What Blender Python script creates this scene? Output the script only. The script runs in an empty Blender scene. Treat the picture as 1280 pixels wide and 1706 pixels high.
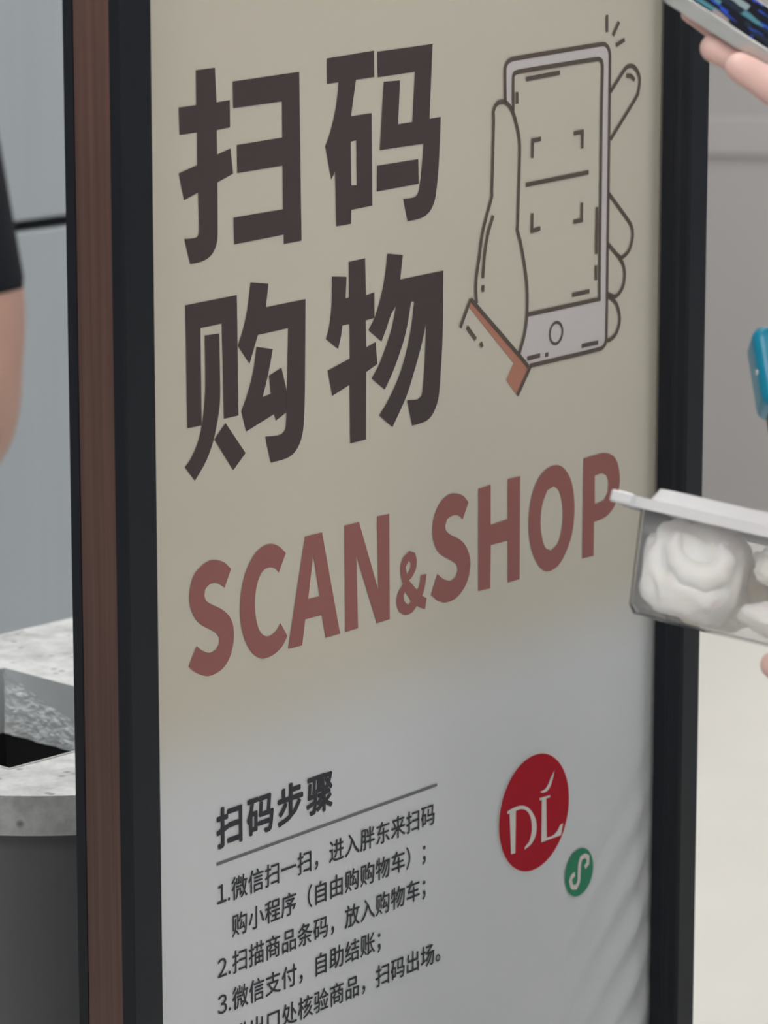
import bpy, bmesh, math, random
import numpy as np
from mathutils import Vector, Matrix, noise
from mathutils.geometry import tessellate_polygon

# ------------------------------------------------------------------ camera, world, lights, exposure
random.seed(4)
SC = bpy.context.scene
COL = SC.collection
PITCH = math.radians(12.4677)
FPX = 6773.4
EYE = Vector((0, 0, 1.55))
cd = bpy.data.cameras.new('camera')
cam = bpy.data.objects.new('camera', cd)
COL.objects.link(cam)
cam.location = EYE
cam.rotation_euler = (math.radians(90) - PITCH, 0, 0)
cd.sensor_fit = 'VERTICAL'
cd.sensor_height = 36.0
cd.sensor_width = 27.0
cd.lens = FPX / 1706 * 36.0
cd.clip_start = 0.05
cd.dof.use_dof = True
cd.dof.focus_distance = 2.52
cd.dof.aperture_fstop = cd.lens / 1000 / 0.011
SC.camera = cam

w = bpy.data.worlds.new('world')
SC.world = w
w.use_nodes = True
w.node_tree.nodes['Background'].inputs[0].default_value = (0.80, 0.90, 1.0, 1)
w.node_tree.nodes['Background'].inputs[1].default_value = 0.30

SC.view_settings.view_transform = 'Standard'
SC.view_settings.look = 'None'
SC.view_settings.gamma = 1
SC.view_settings.use_curve_mapping = False
SC.view_settings.exposure = 0.0

ADDED_LAMP_STRENGTH = 15.0

# ------------------------------------------------------------------ helpers
def srgb(r, g, b):
    f = lambda c: (c / 255) / 12.92 if c / 255 <= 0.04045 else ((c / 255 + 0.055) / 1.055) ** 2.4
    return (f(r), f(g), f(b), 1)

def mat(name, col, rough=0.6, metal=0.0, spec=0.5, var=0.0, scale=30.0, bump=0.0, bscale=80.0, stretch=None, emit=0.0, sss=0.0):
    m = bpy.data.materials.new(name)
    m.use_nodes = True
    nt = m.node_tree
    b = nt.nodes['Principled BSDF']
    b.inputs['Base Color'].default_value = (*col[:3], 1)
    b.inputs['Roughness'].default_value = rough
    b.inputs['Metallic'].default_value = metal
    b.inputs['Specular IOR Level'].default_value = spec
    if sss:
        b.inputs['Subsurface Weight'].default_value = sss
        b.inputs['Subsurface Radius'].default_value = (0.012, 0.005, 0.003)
        b.inputs['Subsurface Scale'].default_value = 1.0
    tc = nt.nodes.new('ShaderNodeTexCoord')
    mp = nt.nodes.new('ShaderNodeMapping')
    nt.links.new(tc.outputs['Object'], mp.inputs['Vector'])
    if stretch:
        mp.inputs['Scale'].default_value = stretch
    if var:
        n = nt.nodes.new('ShaderNodeTexNoise')
        n.inputs['Scale'].default_value = scale
        n.inputs['Detail'].default_value = 6
        nt.links.new(mp.outputs[0], n.inputs['Vector'])
        r = nt.nodes.new('ShaderNodeValToRGB')
        r.color_ramp.elements[0].position = 0.3
        r.color_ramp.elements[1].position = 0.7
        r.color_ramp.elements[0].color = tuple(c * (1 - var) for c in col[:3]) + (1,)
        r.color_ramp.elements[1].color = tuple(min(1, c * (1 + var)) for c in col[:3]) + (1,)
        nt.links.new(n.outputs['Fac'], r.inputs['Fac'])
        nt.links.new(r.outputs['Color'], b.inputs['Base Color'])
    if bump:
        n2 = nt.nodes.new('ShaderNodeTexNoise')
        n2.inputs['Scale'].default_value = bscale
        n2.inputs['Detail'].default_value = 4
        nt.links.new(mp.outputs[0], n2.inputs['Vector'])
        bp = nt.nodes.new('ShaderNodeBump')
        bp.inputs['Strength'].default_value = bump
        bp.inputs['Distance'].default_value = 0.002
        nt.links.new(n2.outputs['Fac'], bp.inputs['Height'])
        nt.links.new(bp.outputs['Normal'], b.inputs['Normal'])
    if emit:
        b.inputs['Emission Color'].default_value = (*col[:3], 1)
        b.inputs['Emission Strength'].default_value = emit
    return m

def tag(o, label=None, cat=None, group=None, kind=None):
    if label: o['label'] = label
    if cat: o['category'] = cat
    if group: o['group'] = group
    if kind: o['kind'] = kind
    return o

def empty(name, loc=(0, 0, 0), rz=0.0):
    o = bpy.data.objects.new(name, None)
    COL.objects.link(o)
    o.location = loc
    o.rotation_euler = (0, 0, rz)
    o.empty_display_size = 0.05
    return o

def obj(name, bm, m, parent=None, smooth=False):
    me = bpy.data.meshes.new(name)
    bm.normal_update()
    bm.to_mesh(me)
    bm.free()
    return obj_me(name, me, m, parent, smooth)

def obj_me(name, me, m, parent=None, smooth=False):
    if m is not None:
        me.materials.append(m)
    if smooth:
        for p in me.polygons:
            p.use_smooth = True
    o = bpy.data.objects.new(name, me)
    COL.objects.link(o)
    if parent:
        o.parent = parent
    return o

def bx(bm, x0, x1, y0, y1, z0, z1, bev=0.0, seg=2):
    r = bmesh.ops.create_cube(bm, size=1)
    vs = r['verts']
    for v in vs:
        v.co = Vector(((x0 + x1) / 2 + v.co.x * (x1 - x0), (y0 + y1) / 2 + v.co.y * (y1 - y0), (z0 + z1) / 2 + v.co.z * (z1 - z0)))
    if bev:
        es = list({e for v in vs for e in v.link_edges})
        bmesh.ops.bevel(bm, geom=es, offset=bev, segments=seg, affect='EDGES', profile=0.5)
    return bm

def box(name, dims, m, parent=None, bev=0.0, seg=2):
    return obj(name, bx(bmesh.new(), *dims, bev=bev, seg=seg), m, parent)

def prism(bm, pts, z0, z1):
    """closed prism of a plan outline"""
    lo = [bm.verts.new((p[0], p[1], z0)) for p in pts]
    hi = [bm.verts.new((p[0], p[1], z1)) for p in pts]
    n = len(pts)
    bm.faces.new(hi)
    bm.faces.new(lo[::-1])
    for i in range(n):
        bm.faces.new((lo[i], lo[(i + 1) % n], hi[(i + 1) % n], hi[i]))
    bmesh.ops.recalc_face_normals(bm, faces=bm.faces[:])
    return bm

# camera axes, used only to turn sight lines into places in the room at a given distance
FW = Vector((0, math.cos(PITCH), -math.sin(PITCH)))
UP = Vector((0, math.sin(PITCH), math.cos(PITCH)))
RT = Vector((1, 0, 0))

def at(x, y, dist):
    return EYE + (FW + RT * ((x - 640) / FPX) - UP * ((y - 853) / FPX)) * dist

# ---- organic shapes: rounded cones blended in a distance field, skinned with surface nets
def blob(prims, cell, k=0.01, pad=0.02):
    """prims: list of (p0, p1, r0, r1[, k]); returns (verts, quads)"""
    P0 = np.array([p[0] for p in prims], float); P1 = np.array([p[1] for p in prims], float)
    R = np.array([[p[2], p[3]] for p in prims], float)
    rm = R.max(1)[:, None]
    lo = np.minimum(P0 - rm, P1 - rm).min(0) - pad
    hi = np.maximum(P0 + rm, P1 + rm).max(0) + pad
    n = np.ceil((hi - lo) / cell).astype(int) + 1
    D = np.full(tuple(n), 1.0, np.float32)
    ax = [lo[i] + cell * np.arange(n[i]) for i in range(3)]
    for i, p in enumerate(prims):
        kk = p[4] if len(p) > 4 else k
        m = rm[i, 0] + max(kk * 1.5, cell * 3) + cell
        a = np.maximum(((np.minimum(P0[i], P1[i]) - m - lo) / cell).astype(int), 0)
        b = np.minimum(((np.maximum(P0[i], P1[i]) + m - lo) / cell).astype(int) + 2, n)
        sl = tuple(slice(a[j], b[j]) for j in range(3))
        X, Y, Z = np.meshgrid(*[ax[j][sl[j]] for j in range(3)], indexing='ij')
        Q = np.stack([X, Y, Z], -1) - P0[i]
        d = P1[i] - P0[i]; L2 = max(d @ d, 1e-12)
        t = np.clip(Q @ d / L2, 0, 1)
        dist = np.linalg.norm(Q - t[..., None] * d, axis=-1) - (R[i, 0] + (R[i, 1] - R[i, 0]) * t)
        cur = D[sl]
        h = np.clip(0.5 + 0.5 * (cur - dist) / kk, 0, 1)
        D[sl] = cur * (1 - h) + dist * h - kk * h * (1 - h)
    return nets(D, lo, cell)

def nets(D, lo, cell):
    s = D < 0
    c = np.zeros(tuple(np.array(D.shape) - 1), np.int8)
    corners = [(i, j, k) for i in (0, 1) for j in (0, 1) for k in (0, 1)]
    sh = c.shape
    sub = lambda A, o: A[o[0]:o[0] + sh[0], o[1]:o[1] + sh[1], o[2]:o[2] + sh[2]]
    for o in corners:
        c += sub(s, o)
    act = (c > 0) & (c < 8)
    idx = np.full(sh, -1, np.int64)
    cells = np.argwhere(act)
    idx[act] = np.arange(len(cells))
    acc = np.zeros((len(cells), 3)); cnt = np.zeros(len(cells))
    for a in corners:
        for ax in range(3):
            if a[ax]: continue
            b = list(a); b[ax] = 1
            va = D[tuple((cells + a).T)]; vb = D[tuple((cells + b).T)]
            m = (va < 0) != (vb < 0)
            t = np.where(m, va / np.where(m, va - vb, 1), 0)
            p = np.array(a, float)[None].repeat(len(cells), 0); p[:, ax] += t
            acc[m] += p[m]; cnt[m] += 1
    V = lo + (cells + acc / cnt[:, None]) * cell
    F = []
    for ax in range(3):
        o1, o2 = [i for i in range(3) if i != ax]
        A = [slice(None)] * 3; B = [slice(None)] * 3
        A[ax] = slice(0, -1); B[ax] = slice(1, None)
        e = np.argwhere(s[tuple(A)] != s[tuple(B)])
        e = e[(e[:, o1] > 0) & (e[:, o2] > 0) & (e[:, o1] < D.shape[o1] - 1) & (e[:, o2] < D.shape[o2] - 1)]
        inside = s[tuple(e.T)]
        q = []
        for d1, d2 in ((-1, -1), (0, -1), (0, 0), (-1, 0)):
            g = e.copy(); g[:, o1] += d1; g[:, o2] += d2
            q.append(idx[tuple(g.T)])
        q = np.stack(q, 1)
        flip = inside if ax != 1 else ~inside
        q[~flip] = q[~flip][:, ::-1]
        F.append(q)
    return V, np.concatenate(F)

def mesh_vf(name, parts):
    V = []; F = []; n = 0
    for v, q in parts:
        V.append(v); F.append(q + n); n += len(v)
    me = bpy.data.meshes.new(name)
    me.from_pydata(np.concatenate(V).tolist(), [], np.concatenate(F).tolist())
    me.update()
    return me

def chain(pts, rads, k=None):
    out = []
    for i in range(len(pts) - 1):
        t = (tuple(pts[i]), tuple(pts[i + 1]), rads[i], rads[i + 1])
        out.append(t + ((k,) if k else ()))
    return out

# ---- flat print: outlines and strokes in the plane of a sign (mm)
def soften(loop, ang=38):
    n = len(loop); P = [Vector(p) for p in loop]
    sharp = []
    for i in range(n):
        a = P[i] - P[i - 1]; b = P[(i + 1) % n] - P[i]
        sharp.append(a.length < 1e-6 or b.length < 1e-6 or math.degrees(a.angle(b)) > ang)
    out = []
    for i in range(n):
        j = (i + 1) % n
        out.append(P[i])
        if (sharp[i] and sharp[j]) or (P[j] - P[i]).length < 1.2: continue
        p0 = P[i - 1] if not sharp[i] else P[i] * 2 - P[j]
        p3 = P[(j + 1) % n] if not sharp[j] else P[j] * 2 - P[i]
        lim = (P[j] - P[i]).length
        def clampv(v): return v if v.length <= 2 * lim else v * (2 * lim / v.length)
        m1 = clampv((P[j] - p0) * 0.5); m2 = clampv((p3 - P[i]) * 0.5)
        for t in (0.25, 0.5, 0.75):
            t2 = t * t; t3 = t2 * t
            out.append(P[i] * (2 * t3 - 3 * t2 + 1) + m1 * (t3 - 2 * t2 + t) + P[j] * (-2 * t3 + 3 * t2) + m2 * (t3 - t2))
    return [(p.x, p.y) for p in out]

def decal(name, shapes, m, parent, h, smooth=True):
    V = []; F = []
    for loops in shapes:
        loops = [soften(l) if smooth else l for l in loops]
        flat = [p for l in loops for p in l]
        tris = tessellate_polygon([[Vector((p[0], p[1], 0)) for p in l] for l in loops])
        b = len(V)
        V += [(p[0] / 1000, -h, p[1] / 1000) for p in flat]
        for t in tris:
            a, q, c = [flat[i] for i in t]
            ar = (q[0] - a[0]) * (c[1] - a[1]) - (q[1] - a[1]) * (c[0] - a[0])
            if abs(ar) < 1e-7: continue
            F.append([b + i for i in (t if ar > 0 else t[::-1])])
    me = bpy.data.meshes.new(name)
    me.from_pydata(V, [], F)
    me.update()
    return obj_me(name, me, m, parent)

def ribbon(line, wd, closed=False):
    """outline polygon of a stroke of even width"""
    P = [Vector(p) for p in line]
    n = len(P); L = []; Rr = []
    for i in range(n):
        a = (P[i] - P[i - 1]) if (i > 0 or closed) else (P[1] - P[0])
        b = (P[(i + 1) % n] - P[i]) if (i < n - 1 or closed) else a
        a = a.normalized(); b = b.normalized()
        na = Vector((-a.y, a.x)); nb = Vector((-b.y, b.x))
        mm = na + nb
        mm = mm.normalized() if mm.length > 1e-4 else na
        s = wd / 2 / max(0.5, mm.dot(na))
        L.append(P[i] + mm * s); Rr.append(P[i] - mm * s)
    quads = []
    rng = n if closed else n - 1
    for i in range(rng):
        j = (i + 1) % n
        quads.append([[tuple(L[i]), tuple(L[j]), tuple(Rr[j]), tuple(Rr[i])]])
    return quads

def densify(line, ang=50):
    P = [Vector(p) for p in line]; n = len(P); out = [P[0]]
    sh = [True] + [math.degrees((P[i] - P[i - 1]).angle(P[i + 1] - P[i])) > ang for i in range(1, n - 1)] + [True]
    for i in range(n - 1):
        if n > 2 and not (sh[i] and sh[i + 1]):
            lim = 2 * (P[i + 1] - P[i]).length
            cl = lambda v: v if v.length <= lim else v * (lim / v.length)
            m1 = cl((P[i + 1] - (P[i - 1] if not sh[i] else P[i])) * 0.5) if not sh[i] else (P[i + 1] - P[i])
            m2 = cl((P[i + 2] - P[i]) * 0.5) if not sh[i + 1] else (P[i + 1] - P[i])
            for t in (0.2, 0.4, 0.6, 0.8):
                t2 = t * t; t3 = t2 * t
                out.append(P[i] * (2 * t3 - 3 * t2 + 1) + m1 * (t3 - 2 * t2 + t) + P[i + 1] * (-2 * t3 + 3 * t2) + m2 * (t3 - t2))
        out.append(P[i + 1])
    return [(p.x, p.y) for p in out]

def circle(cx, cy, r, n=64):
    return [(cx + r * math.cos(2 * math.pi * i / n), cy + r * math.sin(2 * math.pi * i / n)) for i in range(n)]

# ---- print traced on the sign face, millimetres: (along the face, above the floor)
HEADLINE = [
  [[(39.4,1289.3),(56.6,1289.3),(57.8,1268.8),(70,1269),(70,1252.9),(57.8,1252.3),(58,1238),(70.3,1240.3),(72.5,1225),(58,1221.3),(57.8,1191.4),(57.1,1185.8),(54.6,1181.2),(50.9,1178.2),(45.5,1176.3),(39.1,1175.7),(32.5,1175.7),(27.5,1191.2),(36.2,1190.7),(39.4,1191.3),(40.7,1193.4),(40.9,1196.4),(40.4,1217.3),(27.6,1214.1),(23.1,1230.4),(39.8,1233.5),(39.9,1252.8),(24.3,1252.8),(23.7,1268.9),(39.5,1268.8)]],
  [[(72.8,1279.7),(135.3,1280),(136.8,1177.1),(119.9,1177.1),(119.7,1182.9),(73.1,1182.5),(72.6,1198.7),(119.2,1198.4),(119,1224.9),(76.4,1224.9),(76.2,1241.7),(118.9,1241.9),(118.8,1263.7),(73,1263.9)]],
  [[(162,1285.8),(208.6,1286.7),(208.8,1270.4),(190.6,1270.3),(185.6,1248.4),(206.2,1248.3),(206.8,1190.7),(185.7,1190.5),(185.4,1181.8),(170.8,1181.9),(169.8,1215.8),(166,1211.4),(160.2,1232.5),(164.8,1240),(169.4,1251.1),(172.5,1263),(173.4,1270.4),(162.2,1270.4)],[(185.3,1232.7),(190.9,1233),(191.3,1205),(185.7,1205.5)]],
  [[(212.1,1285.7),(268.4,1285.9),(265.4,1239.1),(277.2,1239.2),(276.5,1226.7),(274.9,1206),(272.5,1191.4),(270.1,1184.9),(265.7,1180.2),(259.5,1177.6),(252.2,1176.8),(242.8,1176.7),(238.4,1191.4),(246.1,1191),(251,1191.5),(253.9,1193.7),(255.3,1197.7),(257.7,1210.8),(259.4,1224),(214.4,1224.5),(218.5,1266.6),(234.9,1266),(233,1238.7),(247.7,1238.8),(250.3,1270.1),(212.3,1269.9)]],
  [[(211.6,1215),(253.8,1214.8),(254.4,1199.2),(211.4,1199)]],
  [[(27.7,1151.8),(75.1,1151.7),(75.7,1078.2),(62.1,1078.3),(60.9,1136.4),(41.3,1136.3),(41.5,1077.5),(28.4,1077.7)]],
  [[(45.1,1131.3),(58.5,1130.7),(58.9,1096.2),(57.9,1084.9),(55.3,1075.3),(52.2,1066.5),(48.2,1059.3),(43.3,1052.9),(34.8,1044.9),(25.7,1054.6),(30.9,1058.6),(36.4,1065.5),(40.4,1073.4),(42.9,1083),(44.5,1092.7),(45.3,1103.9)]],
  [[(63.6,1075.5),(82.1,1054.1),(70.5,1045.4),(53,1067.1),(56.6,1070.1)]],
  [[(88.1,1157.7),(104.9,1154.7),(102.3,1140.7),(140.4,1140.6),(139.4,1084.1),(138.3,1065.2),(136.9,1057.4),(134.1,1051.5),(130,1047.5),(124.7,1045.1),(117.9,1044.2),(106.1,1044.2),(100.9,1061.2),(110.1,1060.2),(115.7,1060.3),(119.1,1061.7),(120.8,1065.1),(122,1083.8),(123.5,1125),(94.6,1124.8),(91.2,1118),(86.5,1108.3),(75.6,1120.9),(80.7,1130.2),(84.6,1141.1)]],
  [[(93.2,1117.7),(108.6,1114.1),(106,1105.1),(102.6,1095.4),(98.7,1086.1),(106.5,1086.9),(104.8,1098.3),(116.8,1101.5),(122.3,1083.8),(121.1,1073),(111.1,1069.5),(109.5,1073.8),(82.9,1067.2),(78.4,1080.3),(84.7,1090.9),(89.9,1103.1)]],
  [[(166.5,1151.3),(180.9,1149.2),(179.9,1135.9),(183.2,1136.1),(183.3,1158.2),(199.5,1158.6),(200.4,1135.2),(208.9,1136),(208.9,1119.7),(200.1,1119.4),(200.6,1102.2),(210.1,1104.3),(211.8,1090),(200.5,1086.5),(200.2,1043.6),(184.3,1043.6),(183.7,1080.9),(166.4,1076.5),(162,1093.1),(184,1097.5),(183.8,1119.4),(176.6,1119.3),(175.2,1112.8),(172.3,1105.3),(160.3,1113.1),(163.5,1120.2),(165.9,1133.1)]],
  [[(222.1,1158.6),(238,1155.8),(235.3,1140.6),(280.4,1140.6),(279.9,1099.7),(278,1075.6),(276.1,1060.6),(273.1,1053.4),(268.2,1048),(261.2,1045.4),(247.9,1044.9),(242.5,1062.2),(252.6,1061.1),(256.2,1062.1),(258.2,1064),(260.4,1078.2),(262.7,1109.6),(257.4,1095.3),(250,1079.7),(241.5,1064.3),(227.4,1047.1),(213.7,1056.9),(223.3,1065.5),(234.2,1079),(241.5,1093),(246.8,1108.8),(249.9,1124.6),(246.8,1125),(241.4,1106.5),(234.2,1092.5),(226.9,1081.5),(219.4,1072.6),(206,1081.6),(213.7,1089.5),(220.9,1100.4),(226.9,1111.5),(231,1124.4),(225.7,1119.2),(220.9,1110.9),(216.1,1103.8),(203,1112.7),(210.1,1121.3),(216.1,1133.9),(219.7,1145.3)]],
]
SUBTITLE = [
  [[(67.6,984.8),(61.3,974.2),(57.3,977.2),(52.1,979.2),(46.8,978.8),(43.3,976.8),(42.4,972.9),(44.4,969.2),(50.1,965.8),(58,961.7),(65,956.3),(68.8,950.2),(69.8,943),(68.6,936.1),(65.5,929.7),(60.1,924.9),(53,922.6),(45.1,922.4),(37.3,925.2),(31.3,928.6),(27,932.1),(34.8,943.2),(39.3,939.8),(46.2,936.6),(52.4,937.1),(55.6,940.2),(56,944),(53.4,947.4),(48.2,950.8),(40.4,954.9),(34.3,959.9),(30.1,966.6),(28.5,973.8),(29.7,981.1),(33,987.4),(39.2,991.4),(46.2,993.6),(53.1,993.1),(61,990.1)]],
  [[(120.1,985.1),(113.1,973.9),(110,977.1),(104.6,978.9),(98.3,978.1),(93.7,973.6),(90.8,966),(90,957.9),(91.1,948.8),(93.8,941.7),(97.9,937.4),(103.3,935.7),(109.7,937.4),(114.5,941.8),(121.2,932.2),(116,926.6),(108.6,923.3),(100.4,922.3),(94.1,923.6),(87,928.3),(80.8,936.6),(76.9,946.8),(75.8,957.7),(77.2,969.1),(81.3,980.1),(88.5,988.7),(96.6,992.9),(104.8,993.6),(112.9,990.8)]],
  [[(138.9,992),(155.8,991.7),(173.6,923.2),(159,923.4),(155.4,938.9),(138.8,939.3),(135.7,923.3),(121.8,923.8)],[(147,979.2),(153.2,951.4),(141.8,951.8)]],
  [[(178.2,992),(193,991.7),(212.8,944.1),(211.5,992),(224.1,991.7),(224.7,922.5),(211.2,922.6),(190.3,970.3),(191.9,923.2),(178.9,923.2)]],
  [[(235.8,955.2),(238.5,960.5),(245.3,963.4),(251,961.2),(253,955.9),(252,950.2),(247.9,945.8),(244.8,944.2),(253.7,936),(256.2,939.7),(257.3,945.4),(263.3,945),(262.5,939.8),(260.4,933.7),(258.8,931.4),(263.6,928.9),(261.9,921.9),(253.1,925.7),(247.9,922.4),(240.7,922.1),(234.4,925.4),(231.7,931.4),(233,937.6),(238.5,943),(236.3,948.7)],[(244.7,957.2),(246.8,955.1),(245.8,951.4),(242.7,948.5),(241.2,953.6)],[(240.6,937.5),(243.7,934),(247.3,929.9),(243.8,928.4),(240.2,931.3),(239.2,935.1)]],
  [[(308.5,984.5),(302,974.2),(297.2,977.7),(291.5,978.7),(285.5,977.4),(283.2,973.2),(284.5,969.7),(289.9,965.9),(299.5,961.2),(306,955.4),(310.1,948),(310.8,941.3),(308.3,933.1),(302.9,926.9),(294.4,922.6),(283.7,922.1),(274.8,925.4),(268.2,930.1),(275.1,942.7),(281.5,938.2),(289,935.6),(294.7,937),(297.1,941.2),(295.3,945.5),(288.9,949.6),(279.3,954.7),(273.4,960.3),(270,967.8),(269.9,976.3),(272.8,984.2),(279.1,990.5),(287.6,993.4),(295,992.7),(302.5,989.9)]],
  [[(319.3,991.5),(332.7,992),(333,965.1),(352.1,965.4),(351.7,992.6),(365.7,992.3),(365.9,922.2),(352.5,922.4),(352.2,951),(333.3,951.3),(332.9,922.2),(319.8,922.9)]],
  [[(406.1,993.1),(415.2,989.8),(423.4,981),(427.7,968.7),(428.4,955),(425.7,941.8),(418.5,930.2),(409.5,923),(398.1,921.5),(388.9,926.1),(380.9,936.4),(376.5,949.3),(375.9,962.8),(378.8,975.7),(385.8,986.6),(395.9,992.3)],[(404,979.1),(409.8,975.2),(413.8,967),(415.1,957.3),(413.6,946.7),(409.2,938.7),(401.3,935.3),(394.4,939.3),(390.2,949.5),(389.4,959.1),(391.3,968.9),(396.8,977.4)]],
  [[(438.6,992.2),(452.1,992.6),(462.6,992.3),(472.1,989.4),(478.6,983.7),(481.8,974.6),(481.8,966.4),(477.5,954.7),(469.4,948.5),(460,946.4),(451.8,946.1),(451.8,922.4),(438.3,923)],[(452.1,978.2),(460.5,978.5),(466.5,975.8),(468.5,970.7),(467.9,963.9),(463.3,959.2),(452.5,958.3)]],
]
PHONE_FILL = [
  [[(346,1241.9),(345.4,1259.9),(346.1,1265.4),(350.4,1268.6),(359,1269.4),(453,1270.6),(459,1269.6),(462.8,1265.8),(463.9,1258.8),(463.8,1138.1),(463.5,1072.6),(462.2,1067.4),(456.1,1065.1),(375.1,1065.2),(371.1,1068.1),(364.2,1074.9),(368.9,1085.8),(371.7,1099.8),(454.8,1099.3),(454.7,1114.1),(454.7,1184.2),(455.3,1254.9),(454.2,1259.6),(449.1,1261.2),(362.9,1260.6),(356.2,1260.1),(354.4,1256.9),(354.6,1235.5),(349.8,1240.5)]],
]
CUFF_FILL = [
  [[(309.1,1117.9),(374.1,1063.6),(361.6,1047.4),(349.5,1059.1),(357.5,1069.5),(308.5,1112.9)]],
]
LOGO_LETTERS = [
  [[(355.5,763.5),(362.7,763),(362.4,733),(357.5,733.4)]],
  [[(352.6,764.2),(357.1,765.1),(367,765.1),(375,762.6),(381.1,757.8),(385.6,751.2),(386.9,744.2),(385,738.5),(380.4,734.7),(373,732.8),(373.8,734.7),(378.4,737.1),(380.9,742.6),(381.2,748.6),(379.1,755.2),(374.7,760),(369.1,762.3),(362.7,762.6),(353.2,762.4)]],
  [[(390.1,765.1),(402.2,764.3),(402.2,762.8),(397.8,763.1),(398.8,735),(405.7,734.7),(410.8,736.6),(414.8,740.3),(417.9,740.7),(415.6,732.7),(401.7,733.1),(392.5,733.1),(392.7,763.3),(390.3,763.4)]],
  [[(390.6,769.4),(396.1,769.9),(400.1,772.6),(403,776.6),(407.5,780.8),(405.1,774.9),(402.5,770.6),(399.1,768.3),(394.1,767.9)]],
]
STROKES = [
  [(346,1241.9),(345.4,1259.9),(346.1,1265.4),(350.4,1268.6),(359,1269.4),(453,1270.6),(459,1269.6),(462.8,1265.8),(463.9,1258.8),(463.8,1138.1),(463.5,1072.6),(462.2,1067.4),(456.1,1065.1),(375.1,1065.2)],
  [(354.6,1235.5),(354.4,1256.9),(356.2,1260.1),(362.9,1260.6),(449.1,1261.2),(454.2,1259.6),(455.3,1254.9),(454.8,1230.7),(454.7,1184.2),(454.7,1114.1),(454.8,1099.3),(372.7,1099.7)],
  [(368.7,1255),(406.5,1255.9)],
  [(358.7,1247.5),(358.8,1239.8)],
  [(376.2,1202.8),(376.4,1214.2),(385.7,1214.4)],
  [(423,1214.3),(433,1214.5),(432.8,1203.3)],
  [(376.6,1166.5),(376.4,1154.8),(385.9,1155.4)],
  [(432.9,1167),(433.1,1155.3),(423.5,1155.3)],
  [(369.2,1185.9),(440.5,1186.6)],
  [(459.8,1289.6),(460.1,1278.1)],
  [(474.1,1283.9),(467,1275.3)],
  [(470.8,1268.6),(480.9,1271.5)],
  [(464.8,1237.9),(478.8,1249.4),(483.8,1252.7),(490,1253.1),(495.2,1250.3),(499.3,1244.1),(498.2,1236),(495.6,1231.5),(465.4,1205.8)],
  [(483.5,1247.2),(489.1,1246.4),(493.3,1243.2)],
  [(316,1114.7),(315,1122.8),(315.5,1131.8),(318.6,1145),(321.3,1157.9),(325.9,1169.8),(331.5,1181.6),(331.8,1186.1),(332.7,1208.5),(333.3,1230.8),(333.2,1237.5),(336.5,1241.7),(342.2,1242.8),(348.9,1240.5),(354.6,1234.4),(358.5,1226.1),(361.5,1216.8),(362.1,1205.4),(360.3,1159),(359.9,1157.6),(364.3,1147.4),(368.7,1131.9),(371.5,1117.8),(371.7,1101.6),(369.3,1088),(363.3,1075)],
  [(333.5,1169.8),(327.9,1158.6),(324.3,1145.4),(322.5,1130.3)],
  [(322.9,1125.7),(322.6,1121.3)],
  [(309.4,1118.4),(315.1,1113.7),(363.3,1073.8),(375.1,1063.4),(361.6,1047.4)],
  [(309.4,1118.4),(298.4,1101.3)],
  [(305.5,1100.8),(315.3,1091.2)],
  [(320.4,1088.5),(322.3,1085.2)],
  [(464.1,1170),(488.3,1148.4),(492.5,1143.1),(493.3,1136.5),(489.8,1128.6),(482.6,1124.8),(477.4,1125.4),(463.8,1135.9)],
  [(477.4,1125.4),(482.7,1118.8),(484.5,1111.5),(482,1103.4),(473.9,1098.6),(464.5,1101.6)],
  [(465.6,1099.6),(474,1094.4),(478.2,1087.3),(479,1080),(475.4,1073.3),(469.3,1070),(464.2,1069.5)],
  [(450.7,1162.1),(450.5,1130.5)],
  [(450.4,1122.8),(450.4,1112.8)],
  [(422.9,1106.2),(443.1,1106.1)],
  [(434.6,1070.1),(453.9,1069.8)],
  [(372.1,1070.3),(386.8,1070.5)],
  [(392.3,1069.9),(396.2,1069.9)],
]
BADGE_STROKES = [
  [(445.1,702.3),(448.6,704.3),(448.7,708.7),(444.9,710.6),(440.5,710.1),(438.7,706.1),(438.2,700),(437.7,693.9),(434.9,690.6),(430.1,692),(427.9,696.9),(429.9,699.6),(433,700.3)],
]

# ------------------------------------------------------------------ materials
M = {}
M['floor'] = mat('floor_tile', (0.56, 0.55, 0.515), 0.4, var=0.03, scale=3)
M['wall'] = mat('wall_paint', (0.35, 0.332, 0.327), 0.6, var=0.03, scale=2)
M['ceiling'] = mat('ceiling_paint', (0.7, 0.7, 0.69), 0.8)
M['steel_blue'] = mat('blue_grey_panel', (0.40, 0.435, 0.465), 0.45, var=0.03, scale=2.5, stretch=(30, 30, 1))
M['gap'] = mat('dark_gap', (0.02, 0.022, 0.026), 0.7)
M['frame'] = mat('charcoal_aluminium', (0.012, 0.014, 0.019), 0.45, spec=0.3, var=0.1, scale=30, stretch=(20, 20, 0.5))
M['brown'] = mat('brown_wood_strip', (0.135, 0.068, 0.052), 0.5, var=0.22, scale=7, stretch=(40, 40, 0.6))
M['ink_dark'] = mat('dark_brown_ink', (0.088, 0.068, 0.068), 0.7, spec=0.2)
M['ink_art'] = mat('grey_brown_ink', (0.145, 0.112, 0.096), 0.7, spec=0.2)
M['ink_red'] = mat('red_brown_ink', (0.38, 0.155, 0.14), 0.7, spec=0.2)
M['ink_cuff'] = mat('terracotta_ink', (0.55, 0.24, 0.165), 0.7)
M['ink_white'] = mat('pale_ink', (0.72, 0.67, 0.665), 0.7)
M['ink_text'] = mat('charcoal_ink', (0.060, 0.058, 0.066), 0.7, spec=0.2)
M['ink_rule'] = mat('grey_rule_ink', (0.20, 0.19, 0.195), 0.7)
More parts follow.
